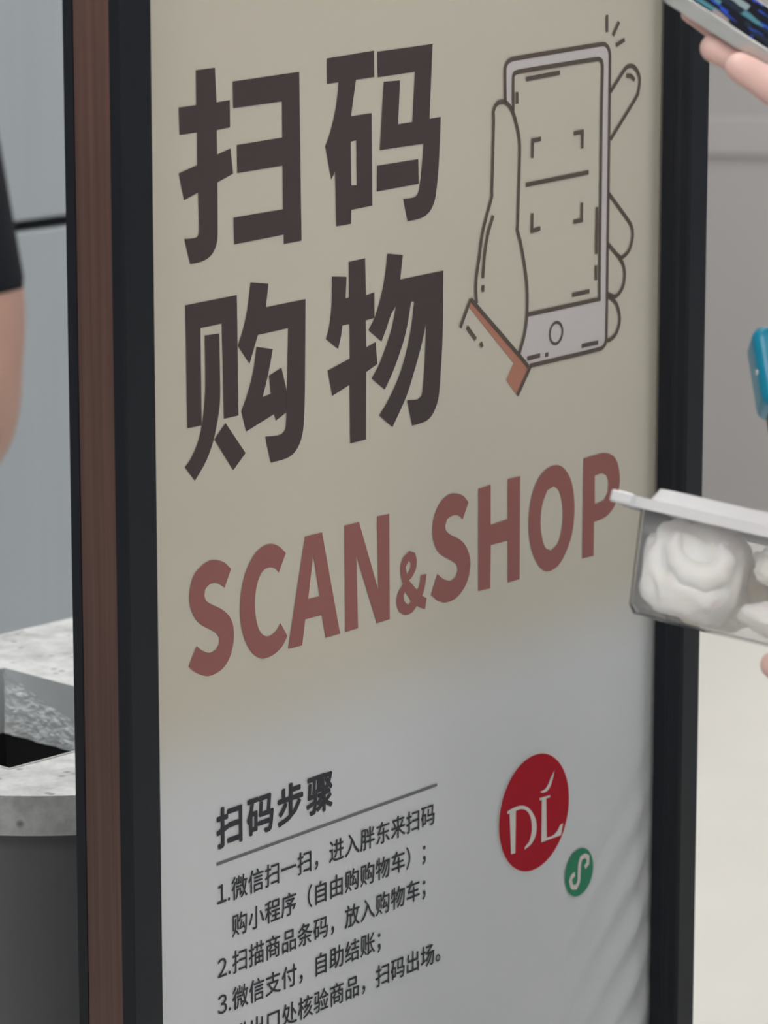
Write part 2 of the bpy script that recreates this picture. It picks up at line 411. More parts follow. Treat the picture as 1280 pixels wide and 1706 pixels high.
M['logo_red'] = mat('logo_red_ink', (0.50, 0.014, 0.030), 0.7, spec=0.15)
M['logo_green'] = mat('badge_green_ink', (0.05, 0.29, 0.16), 0.7, spec=0.15)
M['logo_white'] = mat('logo_white_ink', (0.85, 0.78, 0.74), 0.6)
M['metal'] = mat('brushed_metal', (0.62, 0.62, 0.61), 0.32, metal=1.0, var=0.06, scale=60)
M['screw'] = mat('bare_steel', (0.75, 0.75, 0.75), 0.25, metal=1.0)
M['steel'] = mat('smooth_steel', (0.66, 0.68, 0.69), 0.45, metal=0.1)
M['foil'] = mat('silver_foil', (0.92, 0.96, 0.98), 0.3, metal=0.15, bump=0.6, bscale=120)
M['dark_cab'] = mat('dark_grey_laminate', (0.17, 0.17, 0.172), 0.5, var=0.05, scale=4)
M['bin_dark'] = mat('bin_black', (0.012, 0.012, 0.014), 0.8)
M['skin'] = mat('skin', (0.72, 0.48, 0.43), 0.5, var=0.06, scale=40, sss=0.15)
M['skin_arm'] = mat('skin_arm', (0.52, 0.315, 0.25), 0.55, var=0.05, scale=25, sss=0.1)
M['nail'] = mat('nail', (0.72, 0.44, 0.40), 0.3)
M['black_cloth'] = mat('black_cloth', (0.012, 0.014, 0.020), 0.9, spec=0.2, bump=0.2, bscale=300)
M['grey_cloth'] = mat('grey_cloth', (0.33, 0.33, 0.34), 0.9, spec=0.2, bump=0.2, bscale=300)
M['navy_cloth'] = mat('navy_cloth', (0.03, 0.04, 0.07), 0.9, spec=0.2, bump=0.2, bscale=200)
M['hair'] = mat('hair', (0.012, 0.010, 0.009), 0.45, var=0.3, scale=20, stretch=(60, 60, 4))
M['shoe'] = mat('shoe', (0.05, 0.05, 0.05), 0.6)
M['teal'] = mat('teal_plastic', (0.004, 0.20, 0.32), 0.3, spec=0.35)
M['black_rubber'] = mat('black_rubber', (0.012, 0.012, 0.013), 0.5)
M['white_eye'] = mat('eye_white', (0.8, 0.8, 0.78), 0.3)
M['lip'] = mat('lip', (0.45, 0.18, 0.16), 0.5)
M['diffuser'] = mat('added_lamp_diffuser', (1.0, 0.98, 0.95), 0.5, emit=ADDED_LAMP_STRENGTH)
M['added_lamp_frame'] = mat('added_lamp_frame', (0.6, 0.6, 0.6), 0.5)

def mat_print():
    m = bpy.data.materials.new('printed_fabric')
    m.use_nodes = True
    nt = m.node_tree; b = nt.nodes['Principled BSDF']
    tc = nt.nodes.new('ShaderNodeTexCoord')
    sx = nt.nodes.new('ShaderNodeSeparateXYZ')
    nt.links.new(tc.outputs['Object'], sx.inputs[0])
    mr = nt.nodes.new('ShaderNodeMapRange')
    mr.interpolation_type = 'SMOOTHSTEP'
    mr.inputs['From Min'].default_value = 0.838
    mr.inputs['From Max'].default_value = 0.915
    nt.links.new(sx.outputs['Z'], mr.inputs['Value'])
    mx = nt.nodes.new('ShaderNodeMix'); mx.data_type = 'RGBA'
    mx.inputs[6].default_value = (0.775, 0.785, 0.80, 1)
    mx.inputs[7].default_value = (0.72, 0.668, 0.56, 1)
    nt.links.new(mr.outputs[0], mx.inputs[0])
    nt.links.new(mx.outputs[2], b.inputs['Base Color'])
    b.inputs['Roughness'].default_value = 0.55
    b.inputs['Specular IOR Level'].default_value = 0.3
    n = nt.nodes.new('ShaderNodeTexNoise'); n.inputs['Scale'].default_value = 900
    nt.links.new(tc.outputs['Object'], n.inputs['Vector'])
    bp = nt.nodes.new('ShaderNodeBump'); bp.inputs['Strength'].default_value = 0.05; bp.inputs['Distance'].default_value = 0.0005
    nt.links.new(n.outputs['Fac'], bp.inputs['Height']); nt.links.new(bp.outputs[0], b.inputs['Normal'])
    return m
M['print'] = mat_print()

def mat_terrazzo():
    m = bpy.data.materials.new('terrazzo')
    m.use_nodes = True
    nt = m.node_tree; b = nt.nodes['Principled BSDF']
    tc = nt.nodes.new('ShaderNodeTexCoord')
    n = nt.nodes.new('ShaderNodeTexNoise'); n.inputs['Scale'].default_value = 42; n.inputs['Detail'].default_value = 10; n.inputs['Roughness'].default_value = 0.65
    nt.links.new(tc.outputs['Object'], n.inputs['Vector'])
    r = nt.nodes.new('ShaderNodeValToRGB')
    r.color_ramp.elements[0].position = 0.32; r.color_ramp.elements[0].color = (0.42, 0.42, 0.42, 1)
    r.color_ramp.elements[1].position = 0.62; r.color_ramp.elements[1].color = (0.74, 0.75, 0.74, 1)
    nt.links.new(n.outputs['Fac'], r.inputs['Fac'])
    def chips(scale, lo, hi, col, prev, dens):
        v = nt.nodes.new('ShaderNodeTexVoronoi'); v.inputs['Scale'].default_value = scale
        nt.links.new(tc.outputs['Object'], v.inputs['Vector'])
        c = nt.nodes.new('ShaderNodeMapRange')
        c.inputs['From Min'].default_value = lo; c.inputs['From Max'].default_value = hi
        c.inputs['To Min'].default_value = 1; c.inputs['To Max'].default_value = 0
        nt.links.new(v.outputs['Distance'], c.inputs['Value'])
        s = nt.nodes.new('ShaderNodeSeparateColor'); nt.links.new(v.outputs['Color'], s.inputs[0])
        g = nt.nodes.new('ShaderNodeMath'); g.operation = 'GREATER_THAN'; g.inputs[1].default_value = dens
        nt.links.new(s.outputs[0], g.inputs[0])
        f = nt.nodes.new('ShaderNodeMath'); f.operation = 'MULTIPLY'
        nt.links.new(c.outputs[0], f.inputs[0]); nt.links.new(g.outputs[0], f.inputs[1])
        x = nt.nodes.new('ShaderNodeMix'); x.data_type = 'RGBA'; x.inputs[7].default_value = col
        nt.links.new(f.outputs[0], x.inputs[0]); nt.links.new(prev, x.inputs[6])
        return x.outputs[2]
    o = chips(34, 0.22, 0.34, (0.90, 0.90, 0.89, 1), r.outputs['Color'], 0.80)
    o = chips(120, 0.12, 0.42, (0.24, 0.24, 0.24, 1), o, 0.84)
    nt.links.new(o, b.inputs['Base Color'])
    b.inputs['Roughness'].default_value = 0.35
    return m
M['terrazzo'] = mat_terrazzo()

def mat_clear(name, fac, rough, tint, haze=0.06):
    """thin clear plastic: mostly see-through, some gloss and a little milky haze"""
    m = bpy.data.materials.new(name)
    m.use_nodes = True
    nt = m.node_tree; nt.nodes.remove(nt.nodes['Principled BSDF'])
    out = nt.nodes['Material Output']
    tr = nt.nodes.new('ShaderNodeBsdfTransparent'); tr.inputs[0].default_value = (*tint, 1)
    gl = nt.nodes.new('ShaderNodeBsdfGlossy'); gl.inputs['Roughness'].default_value = rough
    df = nt.nodes.new('ShaderNodeBsdfDiffuse'); df.inputs[0].default_value = (0.9, 0.9, 0.92, 1)
    lw = nt.nodes.new('ShaderNodeLayerWeight'); lw.inputs[0].default_value = fac
    m1 = nt.nodes.new('ShaderNodeMixShader'); m1.inputs[0].default_value = haze
    nt.links.new(tr.outputs[0], m1.inputs[1]); nt.links.new(df.outputs[0], m1.inputs[2])
    tl = nt.nodes.new('ShaderNodeBsdfTranslucent'); tl.inputs[0].default_value = (0.95, 0.95, 0.96, 1)
    mt = nt.nodes.new('ShaderNodeMixShader'); mt.inputs[0].default_value = 0.28
    nt.links.new(df.outputs[0], mt.inputs[1]); nt.links.new(tl.outputs[0], mt.inputs[2]); nt.links.new(mt.outputs[0], m1.inputs[2])
    m2 = nt.nodes.new('ShaderNodeMixShader')
    nt.links.new(lw.outputs['Fresnel'], m2.inputs[0])
    nt.links.new(m1.outputs[0], m2.inputs[1]); nt.links.new(gl.outputs[0], m2.inputs[2])
    nt.links.new(m2.outputs[0], out.inputs[0])
    return m
M['tub'] = mat_clear('clear_plastic', 0.12, 0.12, (0.97, 0.97, 0.97), 0.10)
M['lid'] = mat_clear('frosted_plastic', 0.35, 0.2, (0.95, 0.95, 0.96), 0.85)

def mat_cream():
    m = mat('cream_dough', (0.86, 0.80, 0.66), 0.55, sss=0.2)
    nt = m.node_tree; b = nt.nodes['Principled BSDF']
    tc = nt.nodes.new('ShaderNodeTexCoord')
    n = nt.nodes.new('ShaderNodeTexNoise'); n.inputs['Scale'].default_value = 28; n.inputs['Detail'].default_value = 3
    nt.links.new(tc.outputs['Object'], n.inputs['Vector'])
    r = nt.nodes.new('ShaderNodeValToRGB'); cr = r.color_ramp
    cr.elements[0].position = 0.28; cr.elements[0].color = (0.93, 0.92, 0.90, 1)
    cr.elements[1].position = 0.80; cr.elements[1].color = (0.42, 0.17, 0.07, 1)
    e = cr.elements.new(0.52); e.color = (0.92, 0.90, 0.83, 1)
    e = cr.elements.new(0.66); e.color = (0.80, 0.66, 0.42, 1)
    nt.links.new(n.outputs['Fac'], r.inputs['Fac']); nt.links.new(r.outputs[0], b.inputs['Base Color'])
    return m
M['toast'] = mat_cream()
M['cream'] = mat('white_cream', (0.93, 0.91, 0.88), 0.5, var=0.03, scale=30, sss=0.25)

def mat_screen():
    m = bpy.data.materials.new('phone_display')
    m.use_nodes = True
    nt = m.node_tree; b = nt.nodes['Principled BSDF']
    tc = nt.nodes.new('ShaderNodeTexCoord')
    mp = nt.nodes.new('ShaderNodeMapping'); mp.inputs['Scale'].default_value = (75, 130, 1)
    nt.links.new(tc.outputs['Object'], mp.inputs[0])
    v = nt.nodes.new('ShaderNodeTexVoronoi'); v.inputs['Scale'].default_value = 1.0; v.distance = 'CHEBYCHEV'
    nt.links.new(mp.outputs[0], v.inputs['Vector'])
    s = nt.nodes.new('ShaderNodeSeparateColor'); nt.links.new(v.outputs['Color'], s.inputs[0])
    r = nt.nodes.new('ShaderNodeValToRGB'); r.color_ramp.interpolation = 'CONSTANT'; cr = r.color_ramp
    cr.elements[0].position = 0; cr.elements[0].color = (0.010, 0.012, 0.018, 1)
    cr.elements[1].position = 0.42; cr.elements[1].color = (0.03, 0.10, 0.62, 1)
    for p, c in ((0.56, (0.35, 0.44, 0.45, 1)), (0.68, (0.02, 0.03, 0.05, 1)), (0.8, (0.42, 0.36, 0.34, 1)), (0.9, (0.10, 0.30, 0.36, 1))):
        e = cr.elements.new(p); e.color = c
    nt.links.new(s.outputs[0], r.inputs['Fac'])
    b.inputs['Base Color'].default_value = (0.01, 0.01, 0.012, 1)
    b.inputs['Roughness'].default_value = 0.4
    b.inputs['Specular IOR Level'].default_value = 0.0
    nt.links.new(r.outputs[0], b.inputs['Emission Color'])
    b.inputs['Emission Strength'].default_value = 0.75
    return m
M['screen'] = mat_screen()

# ------------------------------------------------------------------ the setting
FY = 7.0          # far wall
tag(box('floor', (-3.2, 4.2, -2.6, FY + 0.1, -0.08, 0.0), M['floor']), kind='structure')
tag(box('ceiling', (-3.2, 4.2, -2.6, FY + 0.1, 3.2, 3.28), M['ceiling']), kind='structure')
wb = tag(box('wall_back', (-3.2, 4.2, FY, FY + 0.1, 0.0, 3.2), M['wall']), kind='structure')
# a slim ledge runs along the far wall
tag(box('trim_1', (-3.2, 4.2, FY - 0.006, FY, 0.635, 0.70), mat('trim_paint', (0.37, 0.352, 0.347), 0.5), bev=0.002), kind='structure')

def added_ceiling_light(x, y, rz, hl=0.60):  # invented lamp, never in view, added only for the light it gives
    t = empty('added_ceiling_light', (x, y, 3.2), math.radians(rz))
    bm = bmesh.new()
    for a in ((-hl - 0.02, hl + 0.02, -0.32, -0.30), (-hl - 0.02, hl + 0.02, 0.30, 0.32), (-hl - 0.02, -hl, -0.30, 0.30), (hl, hl + 0.02, -0.30, 0.30)):
        bx(bm, a[0], a[1], a[2], a[3], -0.05, 0.0)
    obj('frame', bm, M['added_lamp_frame'], t)
    box('diffuser', (-hl, hl, -0.30, 0.30, -0.04, -0.02), M['diffuser'], t)
    tag(t, 'added rectangular ceiling light with white diffuser, out of view, placed to light the scene', 'ceiling light', 'added ceiling lights out of view')
added_ceiling_light(-0.16, 2.67, 46.5, 0.42)  # added lamp to brighten the counter top
for lx, ly, rz in ((0.95, -0.15, 90), (1.35, -1.6, 0), (-1.25, 0.2, 0), (-1.25, -0.7, 0), (-1.25, -1.6, 0), (0.9, 4.9, 0), (2.5, 4.9, 0), (0.9, 6.3, 0), (2.5, 6.3, 0)):  # added lamps, spots chosen for brightness on sign, container and floor
    added_ceiling_light(lx, ly, rz)

# panelled wall some way behind the counter: runs back to the right, facing the open floor
WP = at(66, 374, 4.3)
wl = tag(empty('wall_left', (WP.x, WP.y, 0), math.radians(45)), kind='structure')
GZ = WP.z
box('backing', (-1.6, 0.9, 0.016, 0.09, 0.0, 3.2), M['gap'], wl)
for z0, z1 in ((0.0, GZ - 0.0062), (GZ + 0.0062, GZ + 1.1), (GZ + 1.112, 3.198)):
    box('panel', (-1.6, 0.9, 0.0, 0.016, z0, z1), M['steel_blue'], wl, bev=0.002)
WX, WY, WA = -0.289, 2.968, math.radians(46.5)      # back edge of the counter

# ------------------------------------------------------------------ counter with the waste opening
ct = empty('waste_counter', (WX, WY, 0), WA)
tag(ct, 'terrazzo waste counter with square steel-lined bin opening behind the floor sign', 'counter')
TOPZ, TH = 0.80, 0.027
E0, E1, DEP, RAD = -0.326, 0.27, 0.402, 0.20
def arc(cx, cy, r, a0, a1, n=40):
    return [(cx + r * math.cos(math.radians(a0 + (a1 - a0) * i / n)), cy + r * math.sin(math.radians(a0 + (a1 - a0) * i / n))) for i in range(n + 1)]
outer = [(E1, -0.002), (E0, -0.002)] + arc(E0 + RAD, -DEP + RAD, RAD, 180, 270) + arc(E1 - RAD, -DEP + RAD, RAD, 270, 360)
HX0, HX1, HY0, HY1 = -0.240, -0.066, -0.283, -0.080
hole = [(HX0, HY0), (HX1, HY0), (HX1, HY1), (HX0, HY1)]
def slab_with_hole(outer, hole, z0, z1):
    loops = [[Vector((p[0], p[1], 0)) for p in outer], [Vector((p[0], p[1], 0)) for p in hole]]
    flat = outer + hole
    tris = tessellate_polygon(loops)
    V = [(p[0], p[1], z1) for p in flat] + [(p[0], p[1], z0) for p in flat]
    n = len(flat); F = []
    for t in tris:
        F.append(list(t)); F.append([i + n for i in t[::-1]])
    for lp, o in ((len(outer), 0), (len(hole), len(outer))):
        for i in range(lp):
            a, b2 = o + i, o + (i + 1) % lp
            F.append([a, b2, b2 + n, a + n])
    bm = bmesh.new()
    vs = [bm.verts.new(v) for v in V]
    for f in F:
        try: bm.faces.new([vs[i] for i in f])
        except ValueError: pass
    bmesh.ops.recalc_face_normals(bm, faces=bm.faces[:])
    return bm
obj('worktop', slab_with_hole(outer, hole, TOPZ - TH, TOPZ), M['terrazzo'], ct)
inset = [(x * 1.0 + (0.008 if x < 0.0 else -0.008), min(-0.002, y + 0.008)) for x, y in outer]
obj('cabinet_body', slab_with_hole(inset, [(HX0 - .002, HY0 - .002), (HX1 + .002, HY0 - .002), (HX1 + .002, HY1 + .002), (HX0 - .002, HY1 + .002)], 0.0, TOPZ - TH), M['dark_cab'], ct)
# steel collar lining the opening
bm = bmesh.new()
CZ0, CZ1, tk = TOPZ - 0.0475, TOPZ + 0.0008, 0.0012
bx(bm, HX0, HX0 + tk, HY0, HY1, CZ0, CZ1); bx(bm, HX1 - tk, HX1, HY0, HY1, CZ0, CZ1)
bx(bm, HX0 + tk, HX1 - tk, HY0, HY0 + tk, CZ0, CZ1); bx(bm, HX0 + tk, HX1 - tk, HY1 - tk, HY1, CZ0, CZ1)
obj('steel_collar', bm, M['steel'], ct)
# crumpled silver liner folded against the collar: fills the lower far half of its side
bm = bmesh.new()
NU, NV = 46, 26
grid = {}
for i in range(NU + 1):
    for j in range(NV + 1):
        u = i / NU; v = j / NV
        yy = HY1 - 0.004 - u * 0.140
        top = (TOPZ - 0.0015) - u * 0.0445
        zz = CZ0 + 0.0005 + v * max(0.0006, top - CZ0)
        a = noise.noise(Vector((yy * 160, zz * 160, 3.1))) + 0.5 * noise.noise(Vector((yy * 420, zz * 420, 9.1)))
        grid[i, j] = bm.verts.new((HX1 - tk - 0.0034 + 0.0017 * max(-1.3, min(1.3, a)), yy, zz))
for i in range(NU):
    for j in range(NV):
        bm.faces.new((grid[i, j], grid[i + 1, j], grid[i + 1, j + 1], grid[i, j + 1]))
bmesh.ops.recalc_face_normals(bm, faces=bm.faces[:])
ln = obj('foil_liner', bm, M['foil'], ct)
ln['label'] = 'crumpled silver liner in the opening'
box('bin_floor', (HX0, HX1, HY0, HY1, 0.02, 0.03), M['bin_dark'], ct)
bm = bmesh.new()
for a in ((HX0, HX0 + .001, HY0, HY1), (HX1 - .001, HX1, HY0, HY1), (HX0, HX1, HY0, HY0 + .001), (HX0, HX1, HY1 - .001, HY1)):
    bx(bm, a[0], a[1], a[2], a[3], 0.03, CZ0 - 0.0005)
obj('bin_chute', bm, M['bin_dark'], ct)

# ------------------------------------------------------------------ the sign
SO = Vector((-0.13429, 2.34340, 0.0))
SA = math.radians(52.18)
sign = empty('floor_sign', SO, SA)
tag(sign, 'tall framed floor sign with cream fabric print about scanning to shop', 'sign')
U0, U1 = -0.0246, 0.5295          # visible print between the frame bars
FH, BH = 0.0215, -0.0228          # front and back of the frame relative to the print
Z0, Z1 = 0.03, 1.86
# fabric print: flat, with slack folds low on the right, always behind the print plane
bm = bmesh.new()
nx, nz = 110, 300
gr = {}
sm = lambda a, b, x: max(0, min(1, (x - a) / (b - a))) ** 2 * (3 - 2 * max(0, min(1, (x - a) / (b - a))))
for i in range(nx + 1):
    for j in range(nz + 1):
        u = U0 - 0.006 + (U1 - U0 + 0.012) * i / nx
        v = Z0 + 0.02 + (Z1 - Z0 - 0.04) * j / nz
        q = (v - 0.70 * u) * math.cos(0.62)
        line = sm(0.64, 0.44, v - 0.95 * u + 0.30)         # only low and to the right
        wv = 0.5 + 0.5 * math.sin(q * 2 * math.pi / 0.034 + 1.2 * math.sin(u * 19))
        g = line * sm(0.26, 0.46, u + 0.35 * max(0, 0.72 - v)) * (1 - 0.8 * sm(0.5235, 0.5295, u))
        h = -0.0046 * wv * g - 0.0001
        h += -0.004 * sm(0.506, 0.532, u) * sm(0.506, 0.532, u)
        gr[i, j] = bm.verts.new((u, -h, v))
for i in range(nx):
    for j in range(nz):
        bm.faces.new((gr[i, j], gr[i + 1, j], gr[i + 1, j + 1], gr[i, j + 1]))
obj('print_panel', bm, M['print'], sign, smooth=True)
box('back_panel', (U0 - 0.01, U1 + 0.01, 0.008, -BH - 0.001, Z0 + 0.004, Z1 - 0.004), M['frame'], sign)

def bar(name, prof, z0, z1, m=None):
    """upright bar: plan profile given as (along, out)"""
    return obj(name, prism(bmesh.new(), [(p[0], -p[1]) for p in prof], z0, z1), m or M['frame'], sign)
LO = U0 - 0.0253
# left bar: front lip, side grooves, with a brown strip let into its outer side
lb = bar('frame_bar', [(U0, FH), (U0, -0.0005), (LO + 0.0035, -0.0005), (LO + 0.0035, BH), (LO, BH), (LO, -0.0156), (LO + 0.0016, -0.0156), (LO + 0.0016, 0.0122), (LO, 0.0122), (LO, FH - 0.0012), (LO + 0.0012, FH)], Z0, Z1)
st = obj('brown_strip', prism(bmesh.new(), [(LO + 0.0015, 0.0155), (LO + 0.0015, -0.0122), (LO + 0.0006, -0.0121), (LO - 0.0002, -0.0060), (LO - 0.0003, 0.0), (LO - 0.0002, 0.0090), (LO + 0.0006, 0.0154)], Z0, Z1), M['brown'], lb)
st['label'] = 'brown wood-grain strip let into the side of the frame'
RO = U1 + 0.0242
# right bar: stepped return with a rounded ridge
bar('frame_bar', [(U1, -0.0006), (U1 + 0.0002, 0.0085), (U1 - 0.0006, 0.0102), (U1 - 0.0004, 0.0126), (U1 + 0.0010, 0.0142), (U1 + 0.0012, 0.0200), (U1 + 0.0032, FH), (RO - 0.0012, FH), (RO, FH - 0.0012), (RO, BH), (U1 + 0.006, BH), (U1 + 0.006, -0.0006)], Z0, Z1)
box('top_bar', (LO, RO, -FH, -BH, Z1, Z1 + 0.03), M['frame'], sign, bev=0.002)
box('bottom_bar', (LO, RO, -FH, -BH, Z0 - 0.012, Z0), M['frame'], sign)
box('base_plate', (LO - 0.01, RO + 0.01, -0.17, 0.17, 0.0, 0.018), M['frame'], sign, bev=0.003)
# small screw head on the left bar
bm = bmesh.new()
bmesh.ops.create_cone(bm, cap_ends=True, segments=16, radius1=0.0016, radius2=0.0012, depth=0.0012, matrix=Matrix.Translation((LO + 0.0062, -FH - 0.0004, 0.6185)) @ Matrix.Rotation(math.radians(90), 4, 'X'))
sc_ = obj('screw', bm, M['screw'], lb)

H1 = 0.0003
decal('headline_lettering', HEADLINE, M['ink_dark'], sign, H1)
decal('subtitle_lettering', SUBTITLE, M['ink_red'], sign, H1)
art = decal('phone_drawing_fill', PHONE_FILL, M['ink_white'], sign, H1, smooth=False)
decal('cuff_drawing_fill', CUFF_FILL, M['ink_cuff'], sign, H1, smooth=False)
rb = []
for s in STROKES:
    rb += ribbon(densify(s), 2.9)
rb += ribbon(circle(404.8, 1083, 7.2, 40), 2.0, closed=True)
decal('hand_and_phone_drawing', rb, M['ink_art'], sign, 0.0006, smooth=False)
decal('instruction_rule', [[[(51.4, 801.0), (275.5, 800.0), (275.5, 802.0), (51.4, 803.0)]]], M['ink_rule'], sign, H1, smooth=False)
decal('logo_ring', [[circle(384.6, 756.2, 41.8)]], M['logo_white'], sign, H1, smooth=False)
decal('logo_disc', [[circle(384.6, 756.2, 40.5)]], M['logo_red'], sign, 0.0006, smooth=False)
decal('logo_lettering', LOGO_LETTERS, M['logo_white'], sign, 0.0009)
decal('badge_disc', [[circle(438.6, 700.4, 17.0, 48)]], M['logo_green'], sign, H1, smooth=False)
decal('badge_mark', sum([ribbon(densify(s), 3.4) for s in BADGE_STROKES], []), M['logo_white'], sign, 0.0006, smooth=False)

# small lettering set with Blender's own built-in font
def glyph_mesh(ch, off):
    cu = bpy.data.curves.new('glyph', 'FONT')
    cu.body = ch; cu.size = 1.0; cu.resolution_u = 3; cu.fill_mode = 'FRONT'; cu.dimensions = '2D'
    o = bpy.data.objects.new('glyph', cu)
    me = bpy.data.meshes.new_from_object(o)
    V = [(v.co.x, v.co.y) for v in me.vertices]; F = [list(p.vertices) for p in me.polygons]
    bpy.data.objects.remove(o); bpy.data.meshes.remove(me); bpy.data.curves.remove(cu)
    return V, F
_gc = {}
def glyph(ch, off=0.0):
    if (ch, off) not in _gc: _gc[ch, off] = glyph_mesh(ch, off)
    return _gc[ch, off]
a = [x for x, y in glyph('\u4e00')[0]]; b2 = [x for x, y in glyph('\u4e00\u4e00')[0]]
ADV = max(b2) - max(a)            # advance of one square character at size 1
def set_text(name, items, em, base, m, off=0.0, narrow=1.0):
    V = []; F = []
    s = em / ADV
    # heavier weights: the same glyph a hair apart, each on its own ink layer
    sh_ = [(0, 0)] + [(off * math.cos(q * math.pi / 4), off * math.sin(q * math.pi / 4)) for q in range(8)] if off else [(0, 0)]
    for ch, u in items:
        gv, gf = glyph(ch)
        for li, (ox, oy) in enumerate(sh_):
            n = len(V)
            V += [((u + (x + ox) * s * narrow) / 1000, -0.0004 - li * 0.00002, (base + (y + oy) * s) / 1000) for x, y in gv]
            for f in gf:
                p = [gv[i] for i in f]
                ar = sum(p[i - 1][0] * p[i][1] - p[i][0] * p[i - 1][1] for i in range(len(p)))
                F.append([n + i for i in (f if ar > 0 else f[::-1])])
    me = bpy.data.meshes.new(name); me.from_pydata(V, [], F); me.update()
    return obj_me(name, me, m, sign)
set_text('instruction_heading', [(c, 51.0 + 29.35 * i) for i, c in enumerate('扫码步骤')], 27.2, 824.0 - 0.38 * 27.2, M['ink_text'], off=0.026)
def body_line(num, txt, center, start=65.0):
    items = [(c, start + 16.04 * i) for i, c in enumerate(txt)]
    if num: items += [(chr(0xFF10 + int(num)), 47.9), ('.', 61.0)]
    set_text('instruction_line', items, 15.9, center - 0.38 * 15.9, M['ink_text'], off=0.009)
body_line('1', '微信扫一扫，进入胖东来扫码', 782.3)
body_line('', '购小程序（自由购购物车）；', 758.5)
body_line('2', '扫描商品条码，放入购物车；', 734.7)
body_line('3', '微信支付，自助结账；', 711.0)
body_line('4', '进出口处核验商品，扫码出场。', 686.2)

# ------------------------------------------------------------------ phone held by the person
def cam_dir(x, y, toward):
    return (RT * x + UP * y - FW * toward).normalized()
pe = cam_dir(0.84, -0.55, 0.05)                  # along the lower long edge
ps = cam_dir(0.50, 0.76, 0.40); ps = (ps - pe * ps.dot(pe)).normalized()   # out of the screen
pb = ps.cross(pe)                                # from the near long edge to the far one
if pb.dot(FW) < 0: pb = -pb
phone = empty('mobile_phone')
ptop = at(1096, -34, 2.10)                       # upper end of the near screen edge
mw = Matrix((pe, pb, ps)).transposed().to_4x4()
mw.translation = ptop
phone.matrix_world = mw
tag(phone, 'silver-edged smartphone with lit colourful screen held in the raised hand', 'phone')
def rrect(x0, x1, y0, y1, r, n=6):
    return arc(x1 - r, y1 - r, r, 0, 90, n) + arc(x0 + r, y1 - r, r, 90, 180, n) + arc(x0 + r, y0 + r, r, 180, 270, n) + arc(x1 - r, y0 + r, r, 270, 360, n)
PL, PW, PT = 0.158, 0.074, 0.0082
sgn = 1 if pe.cross(pb).dot(ps) > 0 else -1
bm = prism(bmesh.new(), rrect(0, PL, 0, PW, 0.010), -PT, 0.0)
bmesh.ops.bevel(bm, geom=[e for e in bm.edges if abs(e.verts[0].co.z - e.verts[1].co.z) < 1e-6], offset=0.0009, segments=2, affect='EDGES')
obj('body', bm, M['metal'], phone)
obj('screen', prism(bmesh.new(), rrect(0.0030, PL - 0.0030, 0.0030, PW - 0.0030, 0.008), 0.0, 0.0004), M['screen'], phone)
obj('side_button', bx(bmesh.new(), 0.095, 0.112, -0.0006, 0.001, -0.0055, -0.0035, bev=0.0004), M['metal'], phone)

# ------------------------------------------------------------------ food tub
ca = cam_dir(0.93, -0.22, 0.26)
wup = cam_dir(0.12, 0.97, -0.05)
cc = (wup - ca * wup.dot(ca)).normalized()
cb = cc.cross(ca)
tub = empty('food_container')
mw = Matrix((ca, cb, cc)).transposed().to_4x4()
mw.translation = at(1040, 1018, 2.14)            # lower near corner
tub.matrix_world = mw
tag(tub, 'clear plastic food container with frosted lid full of cream pastries', 'container')
CL, CW, CHT = 0.165, 0.105, 0.0575
def ring(bm, x0, x1, y0, y1, r, z, n=5):
    return [bm.verts.new((p[0], p[1], z)) for p in rrect(x0, x1, y0, y1, r, n)]
def loft(rings, bm, cap0=False, cap1=False):
    for a, b in zip(rings[:-1], rings[1:]):
        m = len(a)
        for i in range(m):
            bm.faces.new((a[i], a[(i + 1) % m], b[(i + 1) % m], b[i]))
    if cap0: bm.faces.new(rings[0][::-1])
    if cap1: bm.faces.new(rings[-1])
bm = bmesh.new()
T = 0.0006; g = 0.0055
rs = [ring(bm, 0.003, CL - 0.003, 0.003, CW - 0.003, 0.008, 0.0),
      ring(bm, 0.0, CL, 0.0, CW, 0.010, 0.004),
      ring(bm, -g, CL + g, -g, CW + g, 0.012, CHT),
      ring(bm, -g - 0.006, CL + g + 0.006, -g - 0.006, CW + g + 0.006, 0.015, CHT + 0.0004),
      ring(bm, -g - 0.006, CL + g + 0.006, -g - 0.006, CW + g + 0.006, 0.015, CHT + 0.0012),
      ring(bm, -g + T, CL + g - T, -g + T, CW + g - T, 0.012, CHT + 0.0012),
      ring(bm, T, CL - T, T, CW - T, 0.010, 0.0046),
      ring(bm, 0.003 + T, CL - 0.003 - T, 0.003 + T, CW - 0.003 - T, 0.008, 0.0009)]
loft(rs, bm, True, True)
bmesh.ops.recalc_face_normals(bm, faces=bm.faces[:])
obj('tub', bm, M['tub'], tub, smooth=False)
bm = bmesh.new()
z = CHT + 0.0014
o = g + 0.0065
rs = [ring(bm, -o, CL + o, -o, CW + o, 0.015, z - 0.0045),
      ring(bm, -o, CL + o, -o, CW + o, 0.015, z + 0.0012),
      ring(bm, -0.002, CL + 0.002, -0.002, CW + 0.002, 0.012, z + 0.0016),
      ring(bm, 0.001, CL - 0.001, 0.001, CW - 0.001, 0.012, z + 0.0085),
      ring(bm, 0.006, CL - 0.006, 0.006, CW - 0.006, 0.010, z + 0.0090)]
rs += [ring(bm, 0.0065, CL - 0.0065, 0.0065, CW - 0.0065, 0.010, z + 0.0082),
       ring(bm, 0.002, CL - 0.002, 0.002, CW - 0.002, 0.012, z + 0.0077),
       ring(bm, -0.001, CL + 0.001, -0.001, CW + 0.001, 0.012, z + 0.0002),
       ring(bm, -o + T, CL + o - T, -o + T, CW + o - T, 0.0145, z + 0.0004),
       ring(bm, -o + T, CL + o - T, -o + T, CW + o - T, 0.0145, z - 0.0045)]
loft(rs[:5], bm, False, True)
